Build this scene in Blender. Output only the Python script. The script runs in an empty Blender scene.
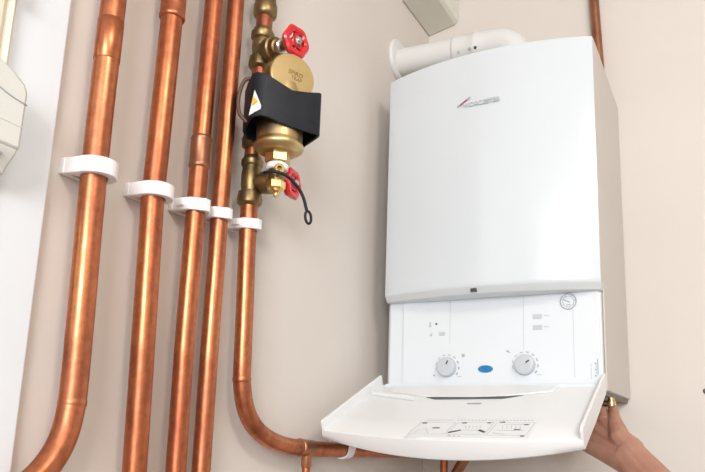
import bpy, bmesh, math, random
from mathutils import Vector, Matrix
random.seed(7)
S = bpy.context.scene
COL = S.collection
PI = math.pi

# ------------------------------------------------------------------ materials
def mat(name, col, rough=.5, metal=0., noise=None, bump=0., nscale=20., coat=0., spec=.5, sss=0., stretch=(1, 1, 1)):
    m = bpy.data.materials.new(name); m.use_nodes = True
    nt = m.node_tree; b = nt.nodes['Principled BSDF']
    b.inputs['Base Color'].default_value = (*col, 1); b.inputs['Roughness'].default_value = rough
    b.inputs['Metallic'].default_value = metal; b.inputs['Coat Weight'].default_value = coat
    b.inputs['Specular IOR Level'].default_value = spec
    if sss:
        b.inputs['Subsurface Weight'].default_value = sss; b.inputs['Subsurface Scale'].default_value = .01
    if noise or bump:
        tc = nt.nodes.new('ShaderNodeTexCoord'); mp = nt.nodes.new('ShaderNodeMapping')
        mp.inputs['Scale'].default_value = stretch
        nt.links.new(tc.outputs['Object'], mp.inputs[0])
        n = nt.nodes.new('ShaderNodeTexNoise'); n.inputs['Scale'].default_value = nscale; n.inputs['Detail'].default_value = 5
        nt.links.new(mp.outputs[0], n.inputs['Vector'])
        if noise:
            r = nt.nodes.new('ShaderNodeValToRGB')
            r.color_ramp.elements[0].position = .32; r.color_ramp.elements[1].position = .68
            r.color_ramp.elements[0].color = (*noise, 1); r.color_ramp.elements[1].color = (*col, 1)
            nt.links.new(n.outputs['Fac'], r.inputs[0]); nt.links.new(r.outputs[0], b.inputs['Base Color'])
        if bump:
            bp = nt.nodes.new('ShaderNodeBump'); bp.inputs['Strength'].default_value = bump; bp.inputs['Distance'].default_value = .002
            nt.links.new(n.outputs['Fac'], bp.inputs['Height']); nt.links.new(bp.outputs[0], b.inputs['Normal'])
    return m

M = dict(
    wall=mat('wall_paint', (.70, .645, .60), .85, noise=(.68, .625, .578), nscale=4, bump=.15),
    ceil=mat('ceiling_paint', (.8, .77, .73), .9),
    floor=mat('floor_tile', (.38, .33, .29), .5, noise=(.33, .29, .25), nscale=3),
    trim=mat('trim_gloss', (.79, .83, .88), .45, noise=(.77, .81, .86), nscale=6),
    cream=mat('cream_gloss', (.80, .73, .60), .4),
    white=mat('boiler_enamel', (.645, .69, .73), .22, coat=.3),
    panel=mat('panel_plastic', (.71, .75, .79), .35),
    flap=mat('flap_plastic', (.79, .80, .81), .38),
    side=mat('casing_enamel_shaded', (.57, .535, .49), .4),  # the boiler's white enamel, with the shade on its sides mixed into the colour
    lip=mat('lip_plastic', (.60, .63, .655), .35),
    clip=mat('clip_plastic', (.88, .87, .88), .4, bump=.1, nscale=60),
    flue=mat('flue_enamel', (.70, .70, .69), .3),
    beige=mat('aged_plastic', (.74, .73, .65), .5),
    unit=mat('unit_plastic', (.70, .70, .66), .45),
    grey=mat('grey_print', (.38, .40, .43), .6),
    lgrey=mat('light_grey_print', (.52, .55, .57), .5),
    knob=mat('knob_plastic', (.52, .56, .60), .35),
    dark=mat('dark_print', (.05, .05, .06), .5),
    black=mat('black_rubber', (.014, .016, .024), .5, noise=(.009, .010, .016), bump=.25, nscale=50, spec=.3),
    seam=mat('shadow_gap', (.10, .11, .12), .8),
    under=mat('chassis_steel', (.16, .14, .125), .5, .5),
    blue=mat('blue_lens', (.01, .19, .44), .15, coat=.5),
    red=mat('red_enamel', (.62, .012, .018), .3, coat=.4),
    logo_red=mat('logo_red', (.30, .06, .11), .4),
    chrome=mat('zinc_nut', (.62, .60, .56), .3, 1.),
    copper=mat('copper', (.58, .235, .12), .34, 1., noise=(.36, .135, .07), nscale=9, bump=.12, stretch=(1, 1, .35)),
    copper2=mat('copper_bright', (.62, .26, .135), .32, 1., noise=(.42, .165, .085), nscale=7, bump=.1, stretch=(1, 1, .3)),
    copperd=mat('copper_dull', (.42, .20, .12), .42, 1., noise=(.30, .13, .08), nscale=30, bump=.1),
    copperj=mat('copper_joint', (.60, .27, .15), .38, 1., noise=(.42, .22, .13), nscale=25),
    brass=mat('brass', (.66, .51, .27), .38, 1., noise=(.56, .41, .19), nscale=18, bump=.1),
    brassd=mat('brass_dull', (.33, .235, .11), .42, 1., noise=(.20, .14, .07), nscale=30, bump=.25),
    brassb=mat('brass_bright', (.78, .56, .22), .25, 1.),
    paper=mat('paper_label', (.88, .88, .84), .5),
    yellow=mat('yellow_print', (.75, .5, .05), .5),
    skin=mat('skin', (.46, .245, .175), .55, noise=(.39, .185, .13), nscale=22, bump=.25, sss=.12),
    nail=mat('nail', (.66, .42, .36), .35),
    glass=mat('window_glass', (.9, .95, 1), .05),
    steel=mat('dark_steel', (.22, .21, .2), .4, 1.),
)

def tarnish(m, col, dark, warm):
    """copper: streaky patches of tarnish that also change the gloss"""
    nt = m.node_tree; b = nt.nodes['Principled BSDF']
    tc = nt.nodes.new('ShaderNodeTexCoord'); mp = nt.nodes.new('ShaderNodeMapping'); mp.inputs['Scale'].default_value = (1, 1, .3)
    nt.links.new(tc.outputs['Object'], mp.inputs[0])
    def noise(sc, det, vec): 
        n = nt.nodes.new('ShaderNodeTexNoise'); n.inputs['Scale'].default_value = sc; n.inputs['Detail'].default_value = det; n.inputs['Roughness'].default_value = .65
        nt.links.new(vec, n.inputs['Vector']); return n.outputs['Fac']
    def ramp(f, stops):
        q = nt.nodes.new('ShaderNodeValToRGB'); e = q.color_ramp.elements
        while len(e) < len(stops): e.new(.5)
        for k, (p, c) in enumerate(stops): e[k].position = p; e[k].color = (*c, 1)
        nt.links.new(f, q.inputs[0]); return q.outputs[0]
    n1 = noise(11, 6, mp.outputs[0]); n2 = noise(75, 4, tc.outputs['Object'])
    c1 = ramp(n1, [(.36, dark), (.50, col), (.66, warm)])
    c2 = ramp(n2, [(.40, (.74, .70, .68)), (.56, (1, 1, 1))])
    mx = nt.nodes.new('ShaderNodeMix'); mx.data_type = 'RGBA'; mx.blend_type = 'MULTIPLY'; mx.inputs[0].default_value = .6
    nt.links.new(c1, mx.inputs[6]); nt.links.new(c2, mx.inputs[7]); nt.links.new(mx.outputs[2], b.inputs['Base Color'])
    mr = nt.nodes.new('ShaderNodeMapRange'); mr.inputs[1].default_value = .35; mr.inputs[2].default_value = .65; mr.inputs[3].default_value = .50; mr.inputs[4].default_value = .28
    nt.links.new(n1, mr.inputs[0]); nt.links.new(mr.outputs[0], b.inputs['Roughness'])
tarnish(M['copper'], (.52, .175, .085), (.31, .095, .052), (.64, .245, .10))
tarnish(M['copper2'], (.56, .20, .10), (.36, .12, .066), (.66, .265, .115))

# ------------------------------------------------------------------ helpers
def obj(name, bm, m, parent=None, smooth=35, bevel=0., seg=2):
    """link bmesh (world coordinates) as one mesh object under parent"""
    bmesh.ops.recalc_face_normals(bm, faces=bm.faces)
    me = bpy.data.meshes.new(name); bm.to_mesh(me); bm.free()
    ms = m if isinstance(m, (list, tuple)) else [m]
    for x in ms: me.materials.append(x)
    o = bpy.data.objects.new(name, me); COL.objects.link(o)
    if smooth:
        for p in me.polygons: p.use_smooth = True
        me.set_sharp_from_angle(angle=math.radians(smooth))
    if parent is not None:
        w = parent.location.copy(); q = parent.parent
        while q is not None: w += q.location; q = q.parent
        me.transform(Matrix.Translation(-w)); o.parent = parent
    if bevel:
        b = o.modifiers.new('bevel', 'BEVEL'); b.width = bevel; b.segments = seg; b.limit_method = 'ANGLE'; b.angle_limit = math.radians(40)
    return o

def thing(name, loc, label, cat, group=None):
    o = bpy.data.objects.new(name, None); o.empty_display_size = .02; COL.objects.link(o)
    o.location = loc; return tag(o, label, cat, group)

def tag(o, label, cat, group=None):
    o['label'] = label; o['category'] = cat
    if group: o['group'] = group
    return o

def struct(name, bm, m, smooth=0, bevel=0.):
    o = obj(name, bm, m, None, smooth, bevel); o['kind'] = 'structure'; return o

def mb(): return bmesh.new()
UP = Vector((0, 0, 1))

def box(bm, a, b, mi=0):
    x0, y0, z0 = a; x1, y1, z1 = b
    v = [bm.verts.new(p) for p in ((x0, y0, z0), (x1, y0, z0), (x1, y1, z0), (x0, y1, z0), (x0, y0, z1), (x1, y0, z1), (x1, y1, z1), (x0, y1, z1))]
    for f in ((0, 3, 2, 1), (4, 5, 6, 7), (0, 1, 5, 4), (1, 2, 6, 5), (2, 3, 7, 6), (3, 0, 4, 7)):
        bm.faces.new([v[i] for i in f]).material_index = mi

def frame(d):
    d = Vector(d).normalized(); a = Vector((0, 0, 1)) if abs(d.z) < .9 else Vector((1, 0, 0))
    u = d.cross(a).normalized(); return d, u, d.cross(u).normalized()

def prism(bm, loop, vec, mi=0):
    """extrude a closed 3D loop by vec"""
    vec = Vector(vec); a = [bm.verts.new(Vector(p)) for p in loop]; b = [bm.verts.new(Vector(p) + vec) for p in loop]
    n = len(a); bm.faces.new(a[::-1]).material_index = mi; bm.faces.new(b).material_index = mi
    for i in range(n): bm.faces.new((a[i], a[(i + 1) % n], b[(i + 1) % n], b[i])).material_index = mi

def lathe(bm, o, d, prof, n=32, cap=True, mi=0, ph=0.):
    """prof: [(distance along d, radius)...]"""
    d, u, w = frame(d); o = Vector(o); rings = []
    for t, r in prof:
        rings.append([bm.verts.new(o + d * t + (u * math.cos(2 * PI * k / n + ph) + w * math.sin(2 * PI * k / n + ph)) * max(r, 1e-5)) for k in range(n)])
    for A, B in zip(rings, rings[1:]):
        for k in range(n): bm.faces.new((A[k], A[(k + 1) % n], B[(k + 1) % n], B[k])).material_index = mi
    if cap:
        bm.faces.new(rings[0][::-1]).material_index = mi; bm.faces.new(rings[-1]).material_index = mi

def cyl(bm, a, b, r, n=24, mi=0):
    a = Vector(a); b = Vector(b); lathe(bm, a, b - a, [(0, r), ((b - a).length, r)], n, mi=mi)

def hexa(bm, o, d, h, r, mi=0, ph=0.):
    lathe(bm, o, d, [(0, r * .9), (h * .12, r), (h * .88, r), (h, r * .9)], 6, mi=mi, ph=ph)

def ring(bm, o, d, R, r, n=36, m=12, mi=0, wob=0.):
    d, u, w = frame(d); o = Vector(o); rs = []
    for k in range(n):
        a = 2 * PI * k / n; e = u * math.cos(a) + w * math.sin(a); RR = R * (1 + wob * math.cos(8 * a))
        rs.append([bm.verts.new(o + e * (RR + r * math.cos(2 * PI * j / m)) + d * (r * math.sin(2 * PI * j / m))) for j in range(m)])
    for k in range(n):
        A = rs[k]; B = rs[(k + 1) % n]
        for j in range(m): bm.faces.new((A[j], A[(j + 1) % m], B[(j + 1) % m], B[j])).material_index = mi

def smooth_path(pts, it=3):
    """Catmull-Rom resample"""
    P = [Vector(p) for p in pts]; out = []
    for i in range(len(P) - 1):
        p0 = P[max(i - 1, 0)]; p1 = P[i]; p2 = P[i + 1]; p3 = P[min(i + 2, len(P) - 1)]
        for k in range(6):
            t = k / 6; out.append(.5 * ((2 * p1) + (p2 - p0) * t + (2 * p0 - 5 * p1 + 4 * p2 - p3) * t * t + (3 * p1 - p0 - 3 * p2 + p3) * t ** 3))
    out.append(P[-1]); return out

def tube(bm, pts, r, n=24, mi=0, rf=None):
    P = [Vector(p) for p in pts]; rs = []; u = None
    for i, p in enumerate(P):
        d = (P[min(i + 1, len(P) - 1)] - P[max(i - 1, 0)]).normalized()
        if u is None: _, u, _ = frame(d)
        u = (u - d * u.dot(d)).normalized(); w = d.cross(u)
        rr = rf(i / (len(P) - 1)) if rf else r
        rs.append([bm.verts.new(p + (u * math.cos(2 * PI * k / n) + w * math.sin(2 * PI * k / n)) * rr) for k in range(n)])
    for A, B in zip(rs, rs[1:]):
        for k in range(n): bm.faces.new((A[k], A[(k + 1) % n], B[(k + 1) % n], B[k])).material_index = mi
    bm.faces.new(rs[0][::-1]).material_index = mi; bm.faces.new(rs[-1]).material_index = mi

def text(name, s, size, m, parent, o, ux, uy, depth=.0006, bold=0., sx=1., align='LEFT'):
    """writing as a mesh: origin o, reading direction ux, up uy"""
    c = bpy.data.curves.new(name, 'FONT'); c.body = s; c.size = size; c.extrude = depth; c.offset = bold; c.align_x = align; c.resolution_u = 3
    t = bpy.data.objects.new(name, c); COL.objects.link(t)
    dg = bpy.context.evaluated_depsgraph_get(); me = bpy.data.meshes.new_from_object(t.evaluated_get(dg))
    bpy.data.objects.remove(t); bpy.data.curves.remove(c)
    ux = Vector(ux).normalized(); uy = Vector(uy); uy = (uy - ux * uy.dot(ux)).normalized(); uz = ux.cross(uy)
    Mx = Matrix((ux * sx, uy, uz)).transposed().to_4x4(); Mx.translation = Vector(o)
    me.transform(Mx); bm = bmesh.new(); bm.from_mesh(me); bpy.data.meshes.remove(me)
    return obj(name, bm, m, parent, 0)

XL = -.298            # left wall
PX = -.266            # axis of the pipe run, off the left wall

# ------------------------------------------------------------------ setting
RX, RY, FZ, CZ = 3.2, -5.0, -1.22, 1.42
b = mb(); box(b, (XL - .1, RY, FZ), (XL, 0, CZ)); struct('wall_left', b, M['wall'])
b = mb(); box(b, (XL - .1, 0, FZ), (RX, .1, CZ)); struct('wall_back', b, M['wall'])
b = mb(); box(b, (RX, RY, FZ), (RX + .1, .1, CZ)); struct('wall_right', b, M['wall'])
b = mb(); box(b, (XL - .1, RY - .1, FZ - .1), (RX + .1, .1, FZ)); struct('floor', b, M['floor'])
b = mb(); box(b, (XL - .1, RY - .1, CZ), (RX + .1, .1, CZ + .1)); struct('ceiling', b, M['ceil'])
# front wall with a window opening
WX0, WX1, WZ0, WZ1 = 1.0, 2.6, -.05, 1.30
b = mb()
box(b, (XL - .1, RY - .1, FZ), (WX0, RY, CZ)); box(b, (WX1, RY - .1, FZ), (RX + .1, RY, CZ))
box(b, (WX0, RY - .1, FZ), (WX1, RY, WZ0)); box(b, (WX0, RY - .1, WZ1), (WX1, RY, CZ))
struct('wall_front', b, M['wall'])
b = mb()
for a, c in (((WX0, WZ0), (WX0 + .05, WZ1)), ((WX1 - .05, WZ0), (WX1, WZ1)), ((WX0, WZ0), (WX1, WZ0 + .05)), ((WX0, WZ1 - .05), (WX1, WZ1)), ((1.78, WZ0), (1.82, WZ1))):
    box(b, (a[0], RY - .08, a[1]), (c[0], RY - .03, c[1]))
struct('window_1', b, M['trim'], bevel=.004)
# white casing board and cream moulding at the left edge
b = mb(); box(b, (XL, -1.300, FZ), (XL + .010, -1.2235, CZ)); struct('trim_1', b, M['trim'], bevel=.002)
b = mb()
prism(b, [(XL, -1.300, FZ), (XL + .016, -1.300, FZ), (XL + .022, -1.306, FZ), (XL + .018, -1.313, FZ), (XL + .024, -1.320, FZ), (XL + .024, -1.345, FZ), (XL, -1.345, FZ)], (0, 0, CZ - FZ))
struct('trim_2', b, M['cream'], 0)
b = mb(); box(b, (XL, -2.15, FZ), (XL + .014, -1.345, CZ - .3)); struct('door_1', b, M['trim'], bevel=.003)

# ------------------------------------------------------------------ vertical pipes on the left wall
def joint(bm, y, z0, z1, r, x=PX):
    lathe(bm, (x, y, z0), (0, 0, 1), [(0, r), (.0015, r + .0016), (.005, r + .0024), (.008, r + .0014), (z1 - z0 - .008, r + .0014), (z1 - z0 - .005, r + .0024), (z1 - z0 - .0015, r + .0016), (z1 - z0, r)], 32)

# pipe A (leftmost), sweeps away to the left at the bottom
Y1, R1 = -1.177, .0166
t = thing('copper_pipe', (PX, Y1, CZ), 'thickest copper heating pipe, leftmost of the row, bending away to the left at its foot', 'pipe', 'copper pipes on the left wall')
b = mb()
pts = smooth_path([(PX, -1.172, CZ), (PX, -1.172, .9), (PX, -1.176, .5), (PX, -1.176, .25), (PX, -1.171, .05), (PX, -1.169, -.04), (PX, -1.170, -.07), (PX, -1.1745, -.098), (PX, -1.185, -.123), (PX, -1.203, -.146), (PX, -1.232, -.168), (PX, -1.27, -.182), (PX, -1.33, -.187), (PX, -1.5, -.19)])
tube(b, pts, R1, 32); obj('tube', b, M['copper2'], t, 60)
b = mb(); lathe(b, (PX, -1.1765, .395), UP, [(0, R1), (.001, R1 + .0007), (.06, R1 + .0007), (.061, R1)], 32); obj('coupling', b, M['copper'], t, 60)
b = mb(); lathe(b, (PX, -1.169, -.066), (0, .03, 1), [(0, R1), (.002, R1 + .0006), (.006, R1 + .0006), (.009, R1)], 32); obj('elbow_seam', b, M['copper2'], t, 60)

# pipe B
Y2, R2 = -1.066, .0163
t = thing('copper_pipe', (PX, Y2, CZ), 'straight copper pipe with a stepped coupling at the top, second from the left', 'pipe', 'copper pipes on the left wall')
b = mb(); tube(b, [(PX, -1.066, CZ), (PX, -1.069, .5), (PX, -1.072, .23), (PX, -1.063, .0), (PX, -1.057, -.17), (PX, -1.055, -1.0)], R2, 32); obj('tube', b, M['copper'], t, 60)
b = mb(); joint(b, -1.0685, .522, .59, R2 + .0012); obj('coupling', b, M['copper2'], t, 60)

# pipe C
Y3, R3 = -.981, .0148
t = thing('copper_pipe', (PX, Y3, CZ), 'straight copper pipe with a tarnished coupling above its clip, third from the left', 'pipe', 'copper pipes on the left wall')
b = mb(); tube(b, [(PX, -.982, CZ), (PX, -.981, .6), (PX, -.983, .36), (PX, -.983, .05), (PX, -.979, -.15), (PX, -.979, -1.0)], R3, 32); obj('tube', b, M['copper'], t, 60)
b = mb(); joint(b, -.983, .312, .366, R3); o = obj('coupling', b, M['copperd'], t, 60); o['label'] = 'tarnished brown coupling'

# pipe D
Y4, R4 = -.926, .0143
t = thing('copper_pipe', (PX, Y4, CZ), 'straight plain copper pipe close beside the valve pipe, fourth from the left', 'pipe', 'copper pipes on the left wall')
b = mb(); tube(b, [(PX, -.927, CZ), (PX, -.927, .6), (PX, -.927, .3), (PX, -.927, .05), (PX, -.925, -.15), (PX, -.925, -1.0)], R4, 32); obj('tube', b, M['copper2'], t, 60)

# pipe E with the valves; turns along the wall under the boiler
Y5, R5 = -.848, .0150
t = thing('copper_pipe', (PX, Y5, CZ), 'copper pipe carrying the brass valves, sweeping round below to run under the boiler flap', 'pipe', 'copper pipes on the left wall')
b = mb()
pts = smooth_path([(PX, -.838, CZ), (PX, -.838, .9), (PX, -.846, .62), (PX, -.853, .3), (PX, -.846, .1), (PX, -.843, .02), (PX, -.841, -.01), (PX, -.832, -.044), (PX, -.812, -.074), (PX, -.780, -.096), (PX, -.735, -.111), (PX, -.68, -.1195), (PX, -.60, -.1245), (PX, -.45, -.129), (PX, -.25, -.134), (PX, -.06, -.14)])
tube(b, pts, R5, 32); obj('tube', b, M['copper2'], t, 60)
b = mb(); lathe(b, (PX, -.8412, -.012), (0, -.12, 1), [(0, R5), (.002, R5 + .0007), (.006, R5 + .0007), (.009, R5)], 32); obj('elbow_seam', b, M['copper2'], t, 60)
b = mb(); lathe(b, (PX, -.66, -.1205), (0, 1, -.05), [(0, R5), (.001, R5 + .0016), (.004, R5 + .0016), (.006, R5 + .0006), (.045, R5 + .0006), (.047, R5)], 32)
lathe(b, (PX, -.632, -.124), (0, 0, -1), [(0, .0098), (.032, .0098), (.034, .0085)], 20); obj('tee', b, M['copperj'], t, 60)
b = mb(); cyl(b, (PX, -.632, -.145), (PX, -.632, -.9), .0078, 20); obj('branch_tube', b, M['copper'], t, 60)

# white bracket holding the horizontal run
t = thing('pipe_clip', (XL, -.49, -.124), 'white hook-shaped plastic bracket under the horizontal pipe below the flap', 'pipe clip')
b = mb(); pts = smooth_path([(XL + .003, -.49, -.100), (XL + .006, -.49, -.118), (PX - .010, -.49, -.140), (PX, -.49, -.1445), (PX + .014, -.49, -.139), (PX + .020, -.49, -.124), (PX + .020, -.49, -.112)])
rs = []
for k, p in enumerate(pts):
    d = (pts[min(k + 1, len(pts) - 1)] - pts[max(k - 1, 0)]).normalized(); nrm = Vector((d.z, 0, -d.x))
    rs.append([b.verts.new(p + Vector((0, sy * .012, 0)) + nrm * sn * .0018) for sy, sn in ((-1, -1), (1, -1), (1, 1), (-1, 1))])
for A, B in zip(rs, rs[1:]):
    for k in range(4): b.faces.new((A[k], A[(k + 1) % 4], B[(k + 1) % 4], B[k]))
b.faces.new(rs[0][::-1]); b.faces.new(rs[-1])
obj('bracket', b, M['clip'], t, 40)

# ------------------------------------------------------------------ white pipe clips
def clip(y, z, r, label, wing=.0, angular=False, th=.0055, h=.0165):
    t = thing('pipe_clip', (XL, y, z), label, 'pipe clip', 'white clips round the copper pipes')
    R = r + .0003; W = r + th; n = 28; b = mb(); inner = []; outer = []
    for k in range(n + 1):
        a = -PI / 2 + PI * k / n
        inner.append((PX + R * math.cos(a), y + R * math.sin(a)))
        if angular:
            q = max(abs(math.cos(a)), abs(math.sin(a)) * .97, (abs(math.cos(a)) + abs(math.sin(a))) / 1.24); outer.append((PX + (W + .003) * math.cos(a) / q, y + .0015 + W * math.sin(a) / q))
        else: outer.append((PX + (W + .003) * math.cos(a), y + .0015 + (W + .0005) * math.sin(a)))
    # legs back to the wall
    xi = XL + .006
    inner = [(PX - R * .9, y - R * .6)] + inner + [(PX - R * .9, y + R * .6)]
    outer = [(xi, y - W - wing)] + outer + [(xi, y + W)]
    def v(p, dz): return b.verts.new((p[0], p[1], z + dz))
    IT = [v(p, h / 2) for p in inner]; IB = [v(p, -h / 2) for p in inner]; OT = [v(p, h / 2) for p in outer]; OB = [v(p, -h / 2) for p in outer]
    for k in range(len(IT) - 1):
        b.faces.new((IT[k], IT[k + 1], OT[k + 1], OT[k])); b.faces.new((IB[k], OB[k], OB[k + 1], IB[k + 1]))
        b.faces.new((OT[k], OT[k + 1], OB[k + 1], OB[k])); b.faces.new((IT[k], IB[k], IB[k + 1], IT[k + 1]))
    for k in (0, -1): b.faces.new((IT[k], OT[k], OB[k], IB[k]))
    obj('strap', b, M['clip'], t, 40, bevel=.0012)
    b = mb(); box(b, (XL, y - W - wing - .001, z - h * .5), (XL + .009, y + W + .001, z + h * .5))
    obj('base', b, M['clip'], t, 0, bevel=.0015)
    if angular: b = mb(); box(b, (PX - .014, y - W - wing - .0015, z - h * .22), (PX - .002, y - W + .002, z + h * .3)); obj('latch', b, M['clip'], t, 0, bevel=.001)

clip(-1.175, .2405, .0167, 'large rounded white plastic clip round the leftmost, thickest copper pipe', wing=.003, th=.009, h=.022)
clip(-1.0705, .244, .0164, 'rounded white plastic clip on the second copper pipe from the left', wing=.001, th=.0085, h=.020)
clip(-.984, .249, .0149, 'angular white plastic clip directly below the tarnished coupling of the third pipe', wing=.004, th=.0065, angular=True, h=.020)
clip(-.929, .252, .0144, 'small white clip on the fourth pipe, between the two larger angular clips', th=.006, angular=True, h=.018)
clip(-.852, .256, .0151, 'white plastic clip just below the lower brass valve on the fifth pipe', wing=.003, th=.006, angular=True, h=.018)

# ------------------------------------------------------------------ gate valves and the filter
N = Vector((.876, -.482, 0)); T = Vector((.482, .876, 0))
def P(s, tt, z): return Vector((PX, -.85, 0)) + N * s + T * tt + UP * z

def nut(bm, y, z, h, r):
    lathe(bm, (PX, y, z - h / 2), UP, [(0, R5 + .001), (.001, r * .9), (h * .2, r), (h * .62, r), (h * .7, r * .88), (h, r * .80)], 12)

def wheel(t, c, d, R, m, hub=True):
    d, u, w = frame(d); c = Vector(c)
    b = mb(); n = 48; rs = []
    prof = [(-1, .004), (-.55, .0066), (.45, .0062), (1, .0028), (.5, -.0052), (-.6, -.0046)]
    for k in range(n):
        a = 2 * PI * k / n; e = u * math.cos(a) + w * math.sin(a); RR = R * (1 + .045 * math.cos(6 * a)) - .0065
        rs.append([b.verts.new(c + e * (RR + p[0] * .0062) + d * p[1]) for p in prof])
    for k in range(n):
        A = rs[k]; B = rs[(k + 1) % n]
        for j in range(6): b.faces.new((A[j], A[(j + 1) % 6], B[(j + 1) % 6], B[j]))
    for k in range(3):
        a = 2 * PI * k / 3 + .5; e = u * math.cos(a) + w * math.sin(a); s = d.cross(e)
        A = [c + e * .006 + s * .0055 + d * .002, c + e * (R - .007) + s * .0045 + d * .003, c + e * (R - .007) - s * .0045 + d * .003, c + e * .006 - s * .0055 + d * .002]
        prism(b, A, -d * .005)
    lathe(b, c - d * .008, d, [(0, .0085), (.004, .0095), (.010, .0095), (.0115, .0075)], 20)
    hw = obj('handwheel', b, m, t, 40)
    if hub:
        b = mb(); hexa(b, c + d * .003, d, .0065, .0075); cyl(b, c + d * .008, c + d * .0125, .0035, 12)
        o = obj('hub_nut', b, M['chrome'], None, 30); o.parent = hw
        hl = t.location.copy(); o.data.transform(Matrix.Translation(-hl))

# upper gate valve
def on5(z): return -.846 - .0 * z
t = thing('gate_valve', (PX, -.849, .60), 'upper brass gate valve with a bright red handwheel above the filter', 'valve', 'brass gate valves')
b = mb(); nut(b, -.8475, .622, .022, .0215)
lathe(b, (PX, -.8475, .577), UP, [(-.012, R5 + .0005), (-.011, .0165), (.004, .0165), (.014, .0185), (.026, .0185), (.036, .0165)], 32)
lathe(b, (PX, -.8495, .5755), -UP, [(0, .0165), (.002, .0205), (.012, .0215), (.02, .0205), (.022, .018), (.024, R5 + .0005)], 12)
obj('body', b, M['brassd'], t, 40)
C1 = Vector((PX, -.85, .585))
DV = (P(.104, .019, .5625) - C1).normalized(); b = mb(); lathe(b, C1, DV, [(.0, .016), (.028, .017), (.030, .021), (.046, .021), (.048, .018), (.058, .0155), (.060, .012), (.070, .0105), (.071, .0085), (.082, .0085)], 24)
o = obj('bonnet', b, M['brassd'], t, 40)
b = mb(); lathe(b, C1 + DV * .06, DV, [(0, .0135), (.010, .0135), (.012, .011)], 6); cyl(b, C1 + DV * .07, C1 + DV * .101, .0045, 16)
obj('stem', b, M['chrome'], t, 40)
wheel(t, P(.104, .019, .5625), N + T * .28 - UP * .03, .0285, M['red'])

# big compression nut at the top of the frame
t = thing('compression_nut', (PX, -.845, .668), 'brass compression nut at the top edge of the photo, above the upper valve', 'nut')
b = mb(); lathe(b, (PX, -.8445, .662), UP, [(-.004, R5 + .0005), (-.003, .0175), (0, .0205), (.004, .022), (.02, .022), (.024, .020), (.04, .0185), (.041, R5 + .0005)], 16); obj('nut', b, M['brassd'], t, 40)

# lower gate valve
t = thing('gate_valve', (PX, -.853, .335), 'lower brass gate valve with a dark red handwheel tucked behind the filter drain', 'valve', 'brass gate valves')
b = mb(); nut(b, -.8525, .372, .020, .0195)
lathe(b, (PX, -.8525, .312), UP, [(0, .0165), (.010, .0165), (.016, .0178), (.036, .0178), (.044, .0165), (.052, .0165)], 32)
lathe(b, (PX, -.8535, .317), -UP, [(0, .0165), (.002, .0205), (.014, .0225), (.022, .0215), (.025, .018), (.027, R5 + .0005)], 12)
obj('body', b, M['brassd'], t, 40)
b = mb(); lathe(b, (PX, -.8525, .334), (1, .16, -.10), [(0, .014), (.022, .0145), (.024, .0195), (.040, .0195), (.042, .016), (.054, .013), (.056, .010), (.064, .0085)], 24)
obj('bonnet', b, M['brassd'], t, 40)
b = mb(); cyl(b, (PX + .055, -.8435, .3285), (PX + .078, -.8397, .325), .0045, 16); obj('stem', b, M['chrome'], t, 40)
wheel(t, (-.1885, -.8395, .325), (1, .12, 0), .0275, M['red'])

# compression nut between filter and lower valve
t = thing('compression_nut', (PX, -.853, .425), 'brass compression nut half hidden behind the lower left corner of the black belt', 'nut')
b = mb(); lathe(b, (PX, -.853, .396), UP, [(0, R5 + .0005), (.001, .0165), (.004, .020), (.018, .021), (.022, .019), (.034, .0175), (.036, R5 + .0005)], 16); obj('nut', b, M['brassd'], t, 40)

# magnetic filter
FA = .08; FT = .010
t = thing('magnetic_filter', P(FA, FT, .30), 'brass dirt filter canister with round stamped cap, wrapped by a black rubber belt', 'filter')
b = mb(); lathe(b, P(FA, FT + .001, .364), UP, [(0, .020), (.0015, .031), (.007, .0400), (.010, .0415), (.014, .0415), (.018, .0395), (.022, .0388), (.09, .0388), (.118, .034), (.128, .024)], 48)
obj('canister', b, M['brass'], t, 35)
b = mb(); lathe(b, P(.018, FT + .004, .493), N, [(0, .017), (.014, .017), (.022, .030), (.034, .0385), (.084, .0385), (.0875, .0375), (.0885, .0345), (.0892, .0340)], 48)
obj('head', b, M['brassd'], t, 35)
b = mb(); lathe(b, P(.1062, FT + .004, .493), N, [(0, .0395), (.0015, .0405), (.005, .0405), (.0065, .0392), (.0068, .0388)], 48)
cap = obj('cap', b, M['brass'], t, 35); cap['label'] = 'round brass face cap with stamped lettering'
rot = .12
ux = T * math.cos(rot) + UP * math.sin(rot) * -1; uy = UP * math.cos(rot) + T * math.sin(rot)
cl = t.location
o = text('stamped_lettering', 'SPIRO', .0105, M['brassd'], None, P(.1133, FT + .008, .495), ux, uy, .0003, 0, 1, 'CENTER'); o.data.transform(Matrix.Translation(-cl)); o.parent = cap
o = text('stamped_lettering', 'TRAP', .0085, M['brassd'], None, P(.1133, FT + .010, .4865), ux, uy, .0003, 0, 1, 'CENTER'); o.data.transform(Matrix.Translation(-cl)); o.parent = cap
b = mb(); hexa(b, P(FA, FT, .346), UP, .021, .0215, ph=.3); obj('hex_nut', b, M['brass'], t, 25)
b = mb(); lathe(b, P(FA, FT, .3345), UP, [(0, .0165), (.002, .0185), (.0095, .0185), (.0115, .0165)], 32); o = obj('washer', b, M['clip'], t, 35); o['label'] = 'white plastic ring'
b = mb(); lathe(b, P(FA, FT, .312), UP, [(0, .010), (.003, .013), (.016, .0145), (.025, .0145)], 24); obj('drain_body', b, M['brassd'], t, 35)
pd = Vector((.80, -.60, -.12)).normalized()
b = mb(); pc = P(FA, FT - .003, .333) + pd * .012
lathe(b, pc, pd, [(0, .0075), (.009, .0085), (.011, .0085), (.0125, .0072), (.0125, .0045), (.006, .0040)], 24); cyl(b, pc + pd * .004, pc + pd * .0075, .0042, 16, mi=1)
obj('drain_port', b, [M['brassb'], M['brassd']], t, 35)
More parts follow.
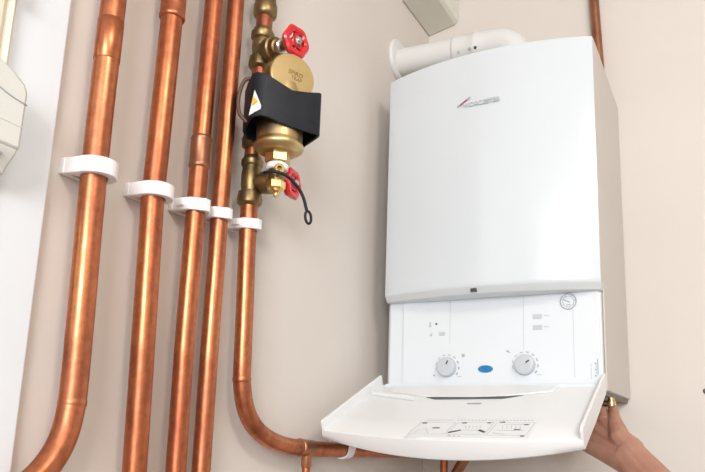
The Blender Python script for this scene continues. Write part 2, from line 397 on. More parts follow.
b = mb(); hexa(b, P(FA, FT, .302), UP, .0145, .0155, ph=.1); lathe(b, P(FA, FT, .2885), UP, [(0, .0025), (.002, .0042), (.006, .0042), (.010, .0085), (.0135, .0095)], 20)
obj('drain_plug', b, M['brassb'], t, 30)
# black lanyard with a loop at its end
b = mb(); lp = smooth_path([P(.088, -.016, .323), P(.104, -.006, .322), P(.110, .008, .319), P(.110, .024, .312), P(.110, .038, .300), P(.110, .047, .286), P(.110, .052, .272), P(.110, .054, .266)])
tube(b, lp, .0027, 10)
lo = P(.110, .057, .2555); rs = []
lq = [lo + (T * .0055 * math.cos(a) * 1. + UP * .0105 * math.sin(a)) + T * .0012 * math.sin(a) * -1 for a in [2 * PI * k / 20 for k in range(21)]]
tube(b, lq, .0023, 8)
o = obj('lanyard', b, M['black'], t, 50); o['label'] = 'black plastic lanyard ending in a small loop'
# belt
b = mb()
pl = [(.121, -.034), (.119, -.042), (.111, -.050), (.100, -.053), (.070, -.048), (.045, -.042), (.032, -.030), (.028, .000), (.032, .044), (.042, .062), (.060, .068), (.108, .0685), (.118, .067), (.1215, .062), (.1225, .04), (.123, .01)]
def lerp(a, c, k): return a + (c - a) * k
def topz(tt): return .462 + (.014 * max(0, (abs(tt) - .02) / .048))
def botz(tt): return .3975 + (.006 if tt < -.03 else 0)
th = .0045; n = len(pl); cx = sum(p[0] for p in pl) / n; cy = sum(p[1] for p in pl) / n
OT = []; OB = []; IT = []; IB = []
for s, tt in pl:
    L = math.hypot(s - cx, tt - cy); s2 = s - (s - cx) / L * th; t2 = tt - (tt - cy) / L * th
    tz = topz(tt) + (.010 if tt < -.03 else 0); bz = botz(tt)
    OT.append(b.verts.new(P(s, tt, tz))); OB.append(b.verts.new(P(s, tt, bz))); IT.append(b.verts.new(P(s2, t2, tz))); IB.append(b.verts.new(P(s2, t2, bz)))
for k in range(n):
    j = (k + 1) % n
    b.faces.new((OT[k], OT[j], OB[j], OB[k])); b.faces.new((IT[k], IB[k], IB[j], IT[j])); b.faces.new((OT[k], IT[k], IT[j], OT[j])); b.faces.new((OB[k], OB[j], IB[j], IB[k]))
belt = obj('magnet_belt', b, M['black'], t, 40, bevel=.0012); belt['label'] = 'thick black rubber magnet belt round the brass canister'
# white triangular sticker at the belt's left corner, with a yellow print
def onbelt(k, s, tt, z): return P(s, tt, z)
b = mb(); prism(b, [P(.110, -.0510, .448), P(.1195, -.0425, .420), P(.1190, -.0425, .414), P(.1010, -.0545, .4060)], (T * -.0010 + N * .0016))
st = obj('sticker', b, M['paper'], None, 0); st.data.transform(Matrix.Translation(-cl)); st.parent = belt
b = mb(); prism(b, [P(.1100, -.0525, .436), P(.1160, -.0470, .427), P(.1080, -.0535, .421)], (T * -.0012 + N * .0022))
o = obj('sticker_print', b, M['yellow'], t, 0)
# brown retaining strap loop left of the belt
b = mb(); pts = smooth_path([P(.085, -.044, .482), P(.080, -.056, .478), P(.076, -.062, .462), P(.074, -.064, .440), P(.076, -.061, .418), P(.082, -.050, .404)])
tube(b, pts, .0032, 10); o = obj('strap_loop', b, mat('brown_strap', (.10, .06, .04), .5), t, 50)

# ------------------------------------------------------------------ boiler
W = .2408; Hh = .76; YD = .372; BOW = .042
BT = thing('boiler', (0, 0, 0), 'large white wall-mounted gas boiler with its control flap hanging open', 'boiler')
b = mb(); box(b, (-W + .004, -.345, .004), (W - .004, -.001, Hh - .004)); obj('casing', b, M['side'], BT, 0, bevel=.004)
def bowy(x, d=YD, bow=BOW): return -d - bow * (1 - (x / W) ** 2)
b = mb(); ns = 28
rows = []
LZ0, LZ1 = .203, .219
def cov(z, inset, w, bow=BOW):
    return [(-w + 2 * w * k / ns, -YD + inset - bow * (1 - (2 * k / ns - 1) ** 2), z) for k in range(ns + 1)]
prof = [(LZ0, .014, W - .006, BOW - .010), (LZ0 + .002, .008, W - .002, BOW - .004), (LZ1 - .003, .002, W, BOW), (LZ1, .0, W, BOW), (LZ1 + .01, -.0005, W, BOW), (.5, -.001, W, BOW + .001), (Hh - .008, .0, W, BOW), (Hh - .002, .002, W - .001, BOW), (Hh, .006, W - .004, BOW)]
for z, i, w, bo in prof:
    r = [Vector(p) for p in cov(z, i, w, bo)]
    r = [Vector((-w, -.300, z)), Vector((-w, -YD + i + .010, z))] + [Vector((-w + .0015, -YD + i + .0015, z))] + r[1:-1] + [Vector((w - .0015, -YD + i + .0015, z))] + [Vector((w, -YD + i + .010, z)), Vector((w, -.300, z))]
    rows.append([b.verts.new(p) for p in r])
for A, B in zip(rows, rows[1:]):
    for k in range(len(A) - 1): b.faces.new((A[k], A[k + 1], B[k + 1], B[k]))
    b.faces.new((A[-1], A[0], B[0], B[-1]))
b.faces.new(rows[0][::-1]); b.faces.new(rows[-1])
for f in b.faces:
    zc = f.calc_center_median()
    if zc.z < LZ1 and zc.y < -.33: f.material_index = 1
    elif abs(zc.x) > W - .004 and zc.y > -YD + .004: f.material_index = 2  # cover sides get the shade-darkened enamel
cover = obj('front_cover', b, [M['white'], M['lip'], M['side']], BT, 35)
# side skirts of the cover, running back to the wall beside the casing
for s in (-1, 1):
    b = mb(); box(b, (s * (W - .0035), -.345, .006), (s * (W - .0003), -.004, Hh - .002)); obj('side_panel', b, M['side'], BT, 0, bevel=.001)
# latch square under the lip
b = mb(); box(b, (-.018, -.4125, .2075), (-.005, -.4045, .2145)); obj('latch', b, M['dark'], BT, 0, bevel=.001)
# logo
def fy(x, off=.0007): return -YD - BOW * (1 - (x / W) ** 2) - off - .0006
b = mb()
prism(b, [(-.047, fy(-.047), .6345), (-.044, fy(-.044), .6315), (-.018, fy(-.018), .6475), (-.021, fy(-.021), .6505)], (0, -.0006, 0))
lg = obj('logo_slash', b, M['logo_red'], None, 0); lg.parent = cover
b = mb()
prism(b, [(-.050, fy(-.05) - .0008, .6335), (-.0465, fy(-.0465) - .0008, .6295), (-.0405, fy(-.0405) - .0008, .634), (-.044, fy(-.044) - .0008, .6375)], (0, -.0006, 0))
prism(b, [(-.0265, fy(-.0265) - .0008, .646), (-.0225, fy(-.0225) - .0008, .6425), (-.0165, fy(-.0165) - .0008, .6475), (-.020, fy(-.020) - .0008, .6515)], (0, -.0006, 0))
o = obj('logo_tips', b, M['grey'], None, 0); o.parent = cover
o = text('logo_lettering', 'WORCESTER', .0145, M['lgrey'], None, (-.035, fy(.02) - .0012, .6265), (1, -.03, .0), (0, 0, 1), .0008, .0002, 1.02); o.parent = cover

# lower body and control panel
b = mb(); box(b, (-.2355, -.352, .006), (.2350, -.30, .212)); obj('lower_casing', b, M['panel'], BT, 0, bevel=.004)
cp_y = -.357
b = mb(); box(b, (-.198, cp_y, .018), (.2315, -.3515, .209)); cpn = obj('control_panel', b, M['panel'], BT, 0, bevel=.0015)
def kid(name, bm, m, par, smooth=35, bevel=0.):
    o = obj(name, bm, m, None, smooth, bevel); o.parent = par; return o
F = cp_y
b = mb()
b.free()
for x, z0, z1 in ((-.084, .106, .206), (.0795, .09, .206), (.181, .03, .19)):
    b = mb(); box(b, (x - .0005, F - .0004, z0), (x + .0005, F + .001, z1)); kid('panel_seam', b, M['lgrey'], cpn, 0)
b = mb(); box(b, (-.110, F - .0012, .1245), (-.096, F + .001, .1325)); kid('indicator_window', b, M['lgrey'], cpn, 0, .0008)
for z in (.157, .134):
    b = mb(); box(b, (.099, F - .0012, z - .0052), (.1185, F + .001, z + .0052)); kid('display_button', b, M['lgrey'], cpn, 0, .001)
    b = mb()
    for q in range(5 if z > .15 else 4): box(b, (.1225 + q * .0024, F - .0006, z - .0012 + .0008), (.1241 + q * .0024, F + .001, z + .0016 + .0008))
    kid('button_caption', b, M['lgrey'], cpn, 0)
b = mb(); box(b, (-.1325, F - .0006, .145), (-.1310, F + .001, .156)); lathe(b, (-.1317, F + .001, .146), (0, -1, 0), [(0, .0018), (.0016, .0018)], 12)
for q in range(3): box(b, (-.1305, F - .0006, .149 + q * .0025), (-.1288, F + .001, .150 + q * .0025))
kid('thermometer_mark', b, M['grey'], cpn, 0)
b = mb(); lathe(b, (-.1165, F + .001, .151), (0, -1, 0), [(0, .0024), (.0018, .0024)], 14); kid('indicator_light', b, M['dark'], cpn, 0)
b = mb(); prism(b, [(-.132, F + .001, .1245), (-.1285, F + .001, .1235), (-.1255, F + .001, .1315), (-.1290, F + .001, .1290)], (0, -.0016, 0)); kid('flame_mark', b, M['grey'], cpn, 0)
def knob(x, z, ang):
    b = mb(); lathe(b, (x, F + .0005, z), (0, -1, 0), [(0, .0222), (.004, .0218), (.009, .0205), (.0125, .0198), (.0137, .0185), (.014, .017)], 40)
    d = Vector((math.sin(ang), 0, math.cos(ang))); e = Vector((d.z, 0, -d.x)); c = Vector((x, F - .0136, z))
    prism(b, [c + d * .006 - e * .0014, c + d * .006 + e * .0014, c + d * .0145 + e * .0014, c + d * .0145 - e * .0014], (0, -.0008, 0), 1)
    kid('knob', b, [M['knob'], M['dark']], cpn, 35)
    b = mb()
    for k in range(9):
        a = -1.75 + 3.9 * k / 8 if True else 0
        d = Vector((math.sin(a), 0, math.cos(a))); e = Vector((d.z, 0, -d.x)); c = Vector((x, F + .001, z)) + d * .0268; hw = .0008 + .00032 * k
        prism(b, [c - e * .0032 - d * hw / 2, c + e * .0032 - d * hw / 2, c + e * .0032 + d * hw / 2, c - e * .0032 + d * hw / 2], (0, -.0016, 0))
    box(b, (x + .024, F - .0006, z - .0210), (x + .0335, F + .001, z - .0200))
    kid('dial_scale', b, M['grey'], cpn, 0)
knob(-.090, .0545, .45); knob(.0815, .0570, .95)
b = mb(); lathe(b, (-.1205, F + .001, .0365), (0, -1, 0), [(0, .0020), (.0016, .0020)], 12); kid('dial_mark', b, M['grey'], cpn, 0)
b = mb(); box(b, (-.0565, F - .0006, .0755), (-.0500, F + .001, .0825)); kid('radiator_mark', b, M['grey'], cpn, 0)
b = mb(); prism(b, [(.0415, F + .001, .0865), (.0440, F + .001, .0890), (.0500, F + .001, .0845), (.0485, F + .001, .0820)], (0, -.0016, 0)); kid('tap_mark', b, M['grey'], cpn, 0)
b = mb()
lp = [(-.003 + .0165 * math.cos(a), F + .001, .0495 + .0078 * math.sin(a)) for a in [2 * PI * k / 32 for k in range(32)]]
prism(b, lp, (0, -.0035, 0)); kid('blue_lens', b, M['blue'], cpn, 30, .001)
# pressure gauge: ring, face, needle
b = mb(); lathe(b, (.1725, F + .001, .185), (0, -1, 0), [(0, .0172), (.0022, .0170), (.003, .0160), (.003, .0152), (.0016, .0148)], 36, mi=1)
ring(b, (.1725, F - .0018, .185), (0, 1, 0), .0158, .0011, 36, 8)
ring(b, (.1725, F - .0010, .185), (0, 1, 0), .0112, .0005, 30, 6)
for a in (-2.1, -1.2, -.4, .5, 1.4, 2.2):
    d = Vector((math.sin(a), 0, math.cos(a))); e = Vector((d.z, 0, -d.x)); c = Vector((.1725, F - .0006, .185)) + d * .0125
    prism(b, [c - e * .0005 - d * .0018, c + e * .0005 - d * .0018, c + e * .0005 + d * .0018, c - e * .0005 + d * .0018], (0, -.0008, 0))
prism(b, [(.1725 - .011, F - .0006, .1895), (.1725 - .010, F - .0006, .1905), (.1765, F - .0006, .1840), (.1745, F - .0006, .1820)], (0, -.0012, 0))
box(b, (.168, F - .0012, .177), (.177, F - .0004, .179))
kid('pressure_gauge', b, [M['grey'], M['panel']], cpn, 30)
b = mb()
for q in range(7): box(b, (.2125, F - .0006, .028 + q * .0045), (.2135, F + .001, .0305 + q * .0045))
for q in range(5): box(b, (.2200 + (q % 2) * .002, F - .0006, .032 + q * .006), (.2235, F + .001, .0355 + q * .006))
box(b, (.2250, F - .0006, .036), (.2268, F + .001, .0665))
kid('rating_print', b, M['grey'], cpn, 0)
# ledge under the panel
b = mb(); prism(b, [(-.2325, -.352, .002), (-.2325, -.366, .004), (-.2325, -.372, .010), (-.2325, -.370, .0175), (-.2325, -.352, .0185)], (.465, 0, 0)); obj('ledge', b, M['panel'], BT, 0, bevel=.001)
b = mb(); box(b, (-W + .008, -.345, -.004), (W - .006, -.004, .004)); o = obj('base_plate', b, M['under'], BT, 0); o['label'] = 'dark steel underside of the boiler'

# ---- open flap: e runs from hinge to free edge, n is its upper side
E0 = Vector((0, -.365, .034)); e_ = Vector((0, -.92319, -.38435)); n_ = Vector((0, -.38435, .92319)); L = .270
def fp(x, v, w): return E0 + Vector((x * 1.018 - .0045, 0, 0)) + e_ * v + n_ * w
FL = -.018; ns = 28; b = mb()
def vmax(x): return L + .026 * (1 - (x / W) ** 2)
def wout(x): return -.0385 - .020 * (1 - (x / W) ** 2)
xi = W
# outer skin and floor as two grids
def grid(rowsP):
    rr = [[b.verts.new(p) for p in r] for r in rowsP]
    for A, B in zip(rr, rr[1:]):
        for k in range(len(A) - 1): b.faces.new((A[k], A[k + 1], B[k + 1], B[k]))
    return rr
xs = [-W + 2 * W * k / ns for k in range(ns + 1)]; xq = [-xi + 2 * xi * k / ns for k in range(ns + 1)]
ring_rows = []
for k in range(ns + 1):
    x = xs[k]; q = xq[k]; vm = vmax(x)
    ring_rows.append([fp(q, .004, FL), fp(q, .10, FL), fp(q, .20, FL), fp(q, vm - .004, FL), fp(x, vm, FL - .0025), fp(x, vm + .002, (FL + wout(x)) / 2), fp(x, vm - .001, wout(x) + .003), fp(x, vm - .005, wout(x)), fp(x, .15, wout(x)), fp(x, .012, wout(x) + .006), fp(x, .004, -.028)])
rr = [[b.verts.new(p) for p in r] for r in ring_rows]
for A, B in zip(rr, rr[1:]):
    for k in range(len(A)): b.faces.new((A[k], A[(k + 1) % len(A)], B[(k + 1) % len(A)], B[k]))
b.faces.new(rr[0][::-1]); b.faces.new(rr[-1])
flap = obj('flap', b, M['flap'], BT, 35); flap['label'] = 'drop-down front flap hanging open below the controls'
for s in (-1, 1):
    b = mb()
    W_ = W; W += .0004
    prism(b, [fp(s * W, .0, .004), fp(s * W, L - .004, .0), fp(s * W, L + .001, -.004), fp(s * W, L + .001, FL - .003), fp(s * W, .0, FL - .003)], (-s * .0055, 0, 0))
    W = W_; kid('side_flange', b, M['flap'], flap, 0, .0014)
b = mb()
prism(b, [fp(-.232, .052, FL), fp(-.228, .050, FL + .007), fp(-.112, .098, FL + .006), fp(-.108, .102, FL), fp(-.108, .112, FL), fp(-.112, .112, FL + .003), fp(-.232, .072, FL)], (0, 0, .0)) if False else None
box_pts = [fp(-.228, .060, FL), fp(-.118, .098, FL), fp(-.112, .110, FL), fp(-.228, .076, FL)]
prism(b, box_pts, n_ * .009)
kid('hinge_rib', b, M['flap'], flap, 0, .002)
b = mb(); prism(b, [fp(-.205, .020, FL), fp(-.195, .052, FL), fp(-.100, .085, FL), fp(.0, .084, FL), fp(.066, .077, FL), fp(.15, .050, FL), fp(.155, .012, FL)], n_ * .0035)
kid('hinge_cover', b, M['flap'], flap, 0, .0015)
b = mb(); prism(b, [fp(-.098, .086, FL + .0002), fp(.062, .077, FL + .0002), fp(.098, .070, FL + .0002), (fp(.062, .090, FL + .0002)), fp(-.075, .098, FL + .0002)], n_ * .0008); kid('slot', b, M['seam'], flap, 0)  # dark strip laid on the flap as the shadow under the ledge
b = mb(); prism(b, [fp(-.001, .119, FL + .0002), fp(.002, .116, FL + .0002), fp(.026, .115, FL + .0002), fp(.029, .118, FL + .0002), fp(.026, .122, FL + .0002), fp(.002, .123, FL + .0002)], n_ * .0008); kid('slot', b, M['grey'], flap, 0)
b = mb(); prism(b, [fp(.111, .046, FL + .0002), fp(.143, .036, FL + .0002), fp(.143, .038, FL + .0002), fp(.111, .048, FL + .0002)], n_ * .0008)
prism(b, [fp(.141, .022, FL + .0002), fp(.143, .022, FL + .0002), fp(.143, .038, FL + .0002), fp(.141, .038, FL + .0002)], n_ * .0008); kid('moulding_mark', b, M['lgrey'], flap, 0)
# instruction sticker with three line drawings
def lab(u, v): # u 0..1 across, v 0..1 down
    return (-.060 + u * .216, .204 + v * .088)
b = mb(); q = [lab(0, 0), lab(1, -.12), lab(1, 1 - .12), lab(0, 1.02)]
prism(b, [fp(x, v, FL + .0001) for x, v in q], n_ * .0006); stk = kid('instruction_sticker', b, M['flap'], flap, 0)
def stroke(bm, u0, v0, u1, v1, wd=.0013, mi=0):
    a = Vector(lab(u0, v0 - .12 * u0)); c = Vector(lab(u1, v1 - .12 * u1)); d = (c - a).normalized(); e = Vector((-d.y, d.x)) * wd / 2
    prism(bm, [fp(p.x, p.y, FL + .0006) for p in (a + e, c + e, c - e, a - e)], n_ * .0006, mi)
b = mb()
for i in range(3):
    u0 = .03 + .325 * i; u1 = u0 + .30
    stroke(b, u0, .22, u1, .20, .0010); stroke(b, u0, .22, u0 - .015, .86, .0010); stroke(b, u0 - .015, .86, u1 - .01, .84, .0010); stroke(b, u1, .2, u1 - .01, .84, .0010)
for k in range(22):
    u = .33 + .029 * k; stroke(b, u, .08, u + .019, .08, .0030)
stroke(b, .05, .10, .30, .09, .0014)
for k in range(5):
    stroke(b, .44 + .03 * k, .38, .455 + .03 * k, .52, .0012); stroke(b, .74 + .035 * k, .36, .755 + .035 * k, .52, .0012)
stroke(b, .40, .66, .60, .60, .0014); stroke(b, .72, .62, .93, .60, .0016); stroke(b, .74, .30, .95, .28, .0014); stroke(b, .12, .55, .18, .82, .0012); stroke(b, .05, .78, .12, .50, .0010); stroke(b, .70, .74, .80, .80, .0018)
stroke(b, .045, .26, .085, .26, .004, 1); stroke(b, .39, .24, .43, .23, .004, 1); stroke(b, .60, .22, .63, .22, .0035, 1); stroke(b, .70, .20, .74, .17, .0045, 1); stroke(b, .905, .30, .94, .30, .004, 1); stroke(b, .93, .88, .96, .88, .0035, 1)
stroke(b, .175, .52, .235, .52, .0040, 1); stroke(b, .34, .76, .43, .62, .0050, 1); stroke(b, .575, .60, .635, .72, .0055, 1); stroke(b, .85, .56, .90, .57, .0035, 1)
kid('line_drawing', b, [M['lgrey'], M['dark']], flap, 0)
b = mb()
for x0, x1 in ((.018, .024), (.027, .032), (.036, .040)): prism(b, [fp(x0, .278, FL + .0002), fp(x1, .278, FL + .0002), fp(x1, .284, FL + .0002), fp(x0, .284, FL + .0002)], n_ * .0006)
kid('moulded_mark', b, M['lgrey'], flap, 0)

# ------------------------------------------------------------------ flue
t = thing('boiler_flue', (-.298, -.215, .914), 'white horizontal flue pipe running from the boiler top to a round wall flange', 'flue')
b = mb(); lathe(b, (XL + .0005, -.215, .912), (1, 0, 0), [(0, .058), (.005, .0585), (.009, .056), (.011, .050), (.012, .044)], 48); obj('wall_flange', b, M['flue'], t, 35)
b = mb(); lathe(b, (XL + .010, -.215, .9035), (1, 0, -.055), [(0, .0375), (.18, .0375)], 40); obj('tube', b, M['flue'], t, 50)
b = mb()
lathe(b, (-.130, -.215, .8955), (1, 0, -.055), [(0, .0375), (.001, .0395), (.006, .0415), (.012, .0400), (.055, .0400), (.058, .0415), (.066, .0415), (.07, .040), (.10, .040)], 40)
pts = smooth_path([(-.035, -.215, .890), (-.008, -.215, .886), (.014, -.215, .875), (.027, -.215, .856), (.034, -.215, .830), (.034, -.215, .7605)])
tube(b, pts, .040, 36); obj('elbow', b, M['flue'], t, 50)
b = mb(); lathe(b, (.034, -.215, .7595), UP, [(0, .062), (.006, .062), (.010, .052), (.03, .050), (.032, .045)], 36); obj('base_collar', b, M['flue'], t, 35)
for k, (x, m) in enumerate(((-.107, 'lgrey'), (-.078, 'grey'), (-.063, 'dark'))):
    d = Vector((0, -1, -.55)).normalized(); b = mb(); lathe(b, Vector((x, -.215, .893)) + d * .0392, d, [(0, .0042), (.0026, .0040), (.0032, .0028)], 16); obj('screw', b, M[m], t, 35)

# ------------------------------------------------------------------ beige box in the top corner
t = thing('junction_box', (XL, -.1, 1.12), 'beige plastic box high in the room corner above the flue flange', 'box')
b = mb(); prism(b, [(XL + .001, -.001, 1.108), (-.212, -.001, 1.124), (-.202, -.001, 1.132), (-.202, -.001, 1.40), (XL + .001, -.001, 1.40)], (0, -.199, 0)); bx_ = obj('housing', b, M['beige'], t, 0, bevel=.004)
b = mb(); box(b, (-.2035, -.062, 1.150), (-.2022, -.020, 1.156)); box(b, (-.2035, -.060, 1.164), (-.2022, -.022, 1.168)); obj('vent_slot', b, M['seam'], t, 0)
b = mb(); box(b, (-.2035, -.050, 1.198), (-.1985, -.012, 1.220)); obj('switch', b, M['dark'], t, 0, bevel=.001)

# ------------------------------------------------------------------ white unit on the left
t = thing('extractor_unit', (XL + .024, -1.39, .2), 'off-white plastic unit with a grille underneath, cut off by the left edge', 'wall unit')
UX = -.232
prof = [(-1.302, .211), (-1.3015, .281), (-1.306, .290), (-1.323, .301), (-1.350, .311), (-1.40, .322), (-1.47, .324), (-1.47, .211)]
b = mb(); prism(b, [(XL + .0245, y, z) for y, z in prof], (UX - XL - .0245, 0, 0)); obj('housing', b, M['unit'], t, 30, bevel=.004)
b = mb(); prism(b, [(XL + .0245, -1.312, .206), (UX - .002, -1.312, .206), (UX - .010, -1.318, .193), (XL + .04, -1.330, .182), (XL + .0245, -1.335, .180)], (0, 0, 0)) if False else None
sec = [(XL + .0245, .2135), (UX - .001, .2135), (UX - .004, .205), (UX - .016, .194), (XL + .045, .185), (XL + .0245, .182)]
prism(b, [(x, -1.304, z) for x, z in sec], (0, -.164, 0)); obj('lower_cowl', b, M['unit'], t, 30, bevel=.003)
b = mb()
for k in range(4):
    y = -1.322 - k * .0
    x0 = UX - .005 - k * .008
    prism(b, [(x0, -1.320, .2050 - k * .0045), (x0 - .003, -1.320, .2025 - k * .0045), (x0 - .003, -1.45, .2025 - k * .0045), (x0, -1.45, .2050 - k * .0045)], (.0012, 0, -.0030))
o = obj('grille', b, M['grey'], t, 0)
b = mb(); tube(b, smooth_path([(UX + .0002, -1.302, .266), (UX + .0002, -1.325, .2695), (UX + .0002, -1.36, .281), (UX + .0002, -1.40, .293), (UX + .0002, -1.46, .297)]), .0009, 8); obj('cover_seam', b, M['grey'], t, 40)
b = mb(); tube(b, smooth_path([(UX - .0001, -1.303, .238), (UX - .0001, -1.34, .2395), (UX - .0001, -1.46, .242)]), .0009, 8); obj('cover_ridge', b, M['unit'], t, 40)
# dark latch at the very top of the white board
t = thing('door_catch', (XL + .024, -1.319, .43), 'small grey metal catch at the top left corner of the white board', 'catch')
b = mb(); box(b, (XL + .0242, -1.318, .413), (XL + .032, -1.304, .46)); obj('plate', b, M['steel'], t, 0, bevel=.002)

# ------------------------------------------------------------------ copper pipe on the back wall, behind the boiler
t = thing('copper_pipe', (.197, -.03, CZ), 'thin copper pipe rising behind the boiler at its top right corner', 'pipe')
b = mb(); tube(b, [(.1905, -.016, CZ), (.1925, -.016, 1.1), (.2005, -.016, .88), (.2005, -.016, .775)], .0125, 24); obj('tube', b, M['copperd'], t, 60)
# pipes below the boiler
def tail(x, y, r, lab, lean=0., m='copper', z1=-1.2):
    t = thing('copper_pipe', (x, y, -.004), lab, 'pipe', 'copper pipes under the boiler')
    b = mb(); tube(b, [(x, y, -.004), (x, y, -.10), (x + lean * .3, y, -.3), (x + lean, y, z1)], r, 24); obj('tube', b, M[m], t, 60)
    b = mb(); hexa(b, (x, y, -.034), UP, .024, r + .006); obj('nut', b, M['brassd'], t, 25)
tail(-.185, -.13, .0095, 'vertical copper pipe dropping below the middle of the flap, in shadow')
t = thing('copper_pipe', (-.10, -.12, -.10), 'copper pipe slanting down to the left below the flap, beside the vertical one', 'pipe', 'copper pipes under the boiler')
b = mb(); tube(b, smooth_path([(-.105, -.12, -.004), (-.105, -.12, -.08), (-.115, -.12, -.12), (-.145, -.12, -.165), (-.185, -.10, -.225), (-.22, -.08, -.30), (-.225, -.08, -.4), (-.225, -.08, -1.2)]), .0125, 24); obj('tube', b, M['copperd'], t, 60)
b = mb(); hexa(b, (-.105, -.12, -.034), UP, .024, .019); obj('nut', b, M['brassd'], t, 25)

# brass filling valve under the right corner of the boiler
t = thing('brass_valve', (.225, -.20, -.004), 'small brass valve under the right corner of the boiler, held by the hand', 'valve')
b = mb(); lathe(b, (.2345, -.262, -.0045), (0, 0, -1), [(0, .007), (.006, .007), (.007, .0095), (.016, .0095), (.017, .007), (.04, .007), (.041, .010), (.055, .010)], 12); obj('body', b, M['brassb'], t, 35)
b = mb(); lathe(b, (.2295, -.262, -.016), (-1, 0, -.05), [(0, .0065), (.02, .0065), (.021, .010), (.04, .010), (.042, .006), (.07, .006)], 12); obj('side_arm', b, M['brassd'], t, 35)
b = mb(); box(b, (.165, -.30, -.016), (.205, -.20, -.0045)); obj('mounting_plate', b, M['under'], t, 0, bevel=.001)

# screw at the far right on the wall
t = thing('wall_screw', (.402, 0, .026), 'small dark screw head on the bare wall at the far right edge', 'screw')
b = mb(); lathe(b, (.4035, .0, .026), (0, -1, 0), [(0, .0065), (.002, .0062), (.004, .0045), (.005, .002)], 20); obj('head', b, M['steel'], t, 35)

# ------------------------------------------------------------------ person: hand and forearm reaching up under the boiler
def capsule(bm, pts):
    """overlapping spheres with interpolated radii along a bone chain"""
    for (a, ra), (c, rc) in zip(pts, pts[1:]):
        a = Vector(a); c = Vector(c); n = max(3, int((c - a).length / .0045))
        for k in range(n + 1):
            t = k / n; bmesh.ops.create_icosphere(bm, subdivisions=2, radius=ra + (rc - ra) * t, matrix=Matrix.Translation(a.lerp(c, t)))

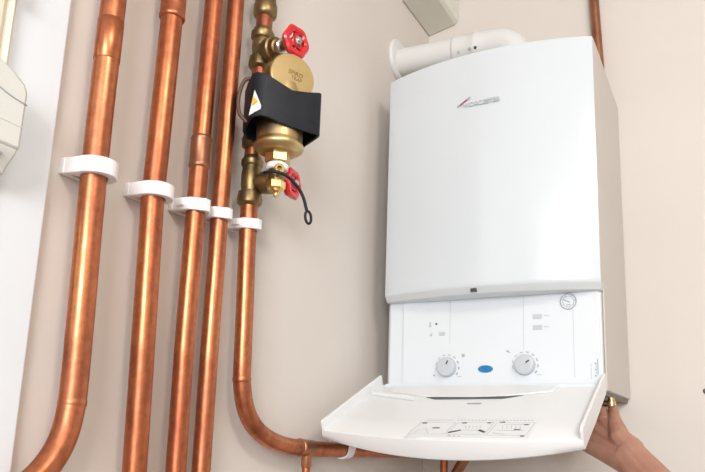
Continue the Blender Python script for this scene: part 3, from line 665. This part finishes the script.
def arm():
    root = Vector((.283, -.42, -.114)); b = mb()
    wr = Vector((.283, -.42, -.114)); ax = (Vector((.235, -.37, -.082)) - wr).normalized()
    lat = Vector((.228 - .198, .02, .049)).normalized()      # across the knuckles, little finger to index
    # forearm, oval: two parallel chains
    for s in (-1, 0, 1):
        o = lat * s; q = .002 * (s == 0)
        capsule(b, [(Vector((.570, -.780, -.46)) + o * .013, .038 + q), (Vector((.460, -.66, -.310)) + o * .013, .035 + q), (Vector((.345, -.50, -.176)) + o * .012, .0275 + q), (wr + o * .010, .0225 + q * .5)])
    # palm: a fan from the wrist to each knuckle
    kn = [Vector((.228, -.335, -.053)), Vector((.211, -.335, -.067)), Vector((.200, -.340, -.085)), Vector((.198, -.355, -.102))]
    for i, k in enumerate(kn):
        o = lat * (.014 - .0095 * i); m = wr.lerp(k, .5) + lat * (.006 - .004 * i)
        capsule(b, [(wr + o, .0215), (m, .0175), (k, .0118)])
    # thumb base, thumb
    capsule(b, [(wr + lat * .010, .021), ((.268, -.398, -.086), .0205), ((.256, -.365, -.060), .0150), ((.2475, -.325, -.042), .0115), ((.2435, -.292, -.031), .0100), ((.2425, -.281, -.028), .0088)])
    fg = [[(kn[0], .0118), ((.221, -.302, -.034), .0100), ((.2195, -.272, -.030), .0090), ((.2225, -.257, -.034), .0078)],
          [(kn[1], .0118), ((.203, -.298, -.054), .0102), ((.2090, -.268, -.0525), .0091), ((.2225, -.252, -.056), .0078)],
          [(kn[2], .0112), ((.190, -.305, -.078), .0097), ((.1975, -.277, -.0765), .0087), ((.2110, -.265, -.080), .0075)],
          [(kn[3], .0100), ((.189, -.328, -.101), .0086), ((.1950, -.304, -.100), .0077), ((.2060, -.293, -.103), .0067)]]
    for c in fg: capsule(b, c)
    # tendons and knuckle caps
    for k in kn: bmesh.ops.create_icosphere(b, subdivisions=2, radius=.0125, matrix=Matrix.Translation(k + Vector((.002, -.002, .001))))
    me = bpy.data.meshes.new('person'); b.to_mesh(me); b.free()
    me.transform(Matrix.Translation(-root)); me.materials.append(M['skin'])
    o = bpy.data.objects.new('person', me); COL.objects.link(o); o.location = root
    rm = o.modifiers.new('remesh', 'REMESH'); rm.mode = 'VOXEL'; rm.voxel_size = .0017
    sm = o.modifiers.new('smooth', 'SMOOTH'); sm.factor = .5; sm.iterations = 10
    dg = bpy.context.evaluated_depsgraph_get(); m2 = bpy.data.meshes.new_from_object(o.evaluated_get(dg))
    o.modifiers.clear(); o.data = m2; bpy.data.meshes.remove(me); m2.name = 'person'
    for p in m2.polygons: p.use_smooth = True
    return o
o = arm(); tag(o, "person's bare hand and forearm reaching up under the boiler from the lower right", 'person')

# ------------------------------------------------------------------ lights
def area(name, loc, tgt, sx, sy, power, col):
    l = bpy.data.lights.new(name, 'AREA'); l.shape = 'RECTANGLE'; l.size = sx; l.size_y = sy; l.energy = power; l.color = col
    o = bpy.data.objects.new(name, l); COL.objects.link(o); o.location = loc
    o.rotation_euler = (Vector(tgt) - Vector(loc)).to_track_quat('-Z', 'Y').to_euler(); return o
area('daylight_window', (1.8, -4.93, .66), (.0, -.3, .2), 1.5, 1.2, 150, (.93, .97, 1))
area('ceiling_fill', (1.5, -1.9, 1.36), (-.1, -.8, 0), .6, .6, 30, (1, .93, .84))  # unseen fill light, added to brighten the left wall
wd = bpy.data.worlds.new('world'); S.world = wd; wd.use_nodes = True
wd.node_tree.nodes['Background'].inputs[0].default_value = (.9, .95, 1, 1); wd.node_tree.nodes['Background'].inputs[1].default_value = .6

# ------------------------------------------------------------------ camera
cam = bpy.data.cameras.new('camera'); co = bpy.data.objects.new('camera', cam); COL.objects.link(co)
f = Vector((-.46621485, .86345886, .1925682)); r = Vector((.88242132, .46939389, .03165426)); u = Vector((.06305819, -.18468397, .98077291))
mx = Matrix((r, u, -f)).transposed().to_4x4(); mx.translation = Vector((.45100, -1.74282, -.07960)); co.matrix_world = mx
cam.sensor_width = 36; cam.sensor_fit = 'HORIZONTAL'; cam.lens = 674.687 / 705 * 36; cam.clip_start = .02
cam.shift_x = -13.535 / 705; cam.shift_y = 58.624 / 705
S.camera = co
S.view_settings.view_transform = 'Standard'; S.view_settings.look = 'None'; S.view_settings.exposure = -0.22; S.view_settings.gamma = 1; S.view_settings.use_curve_mapping = False
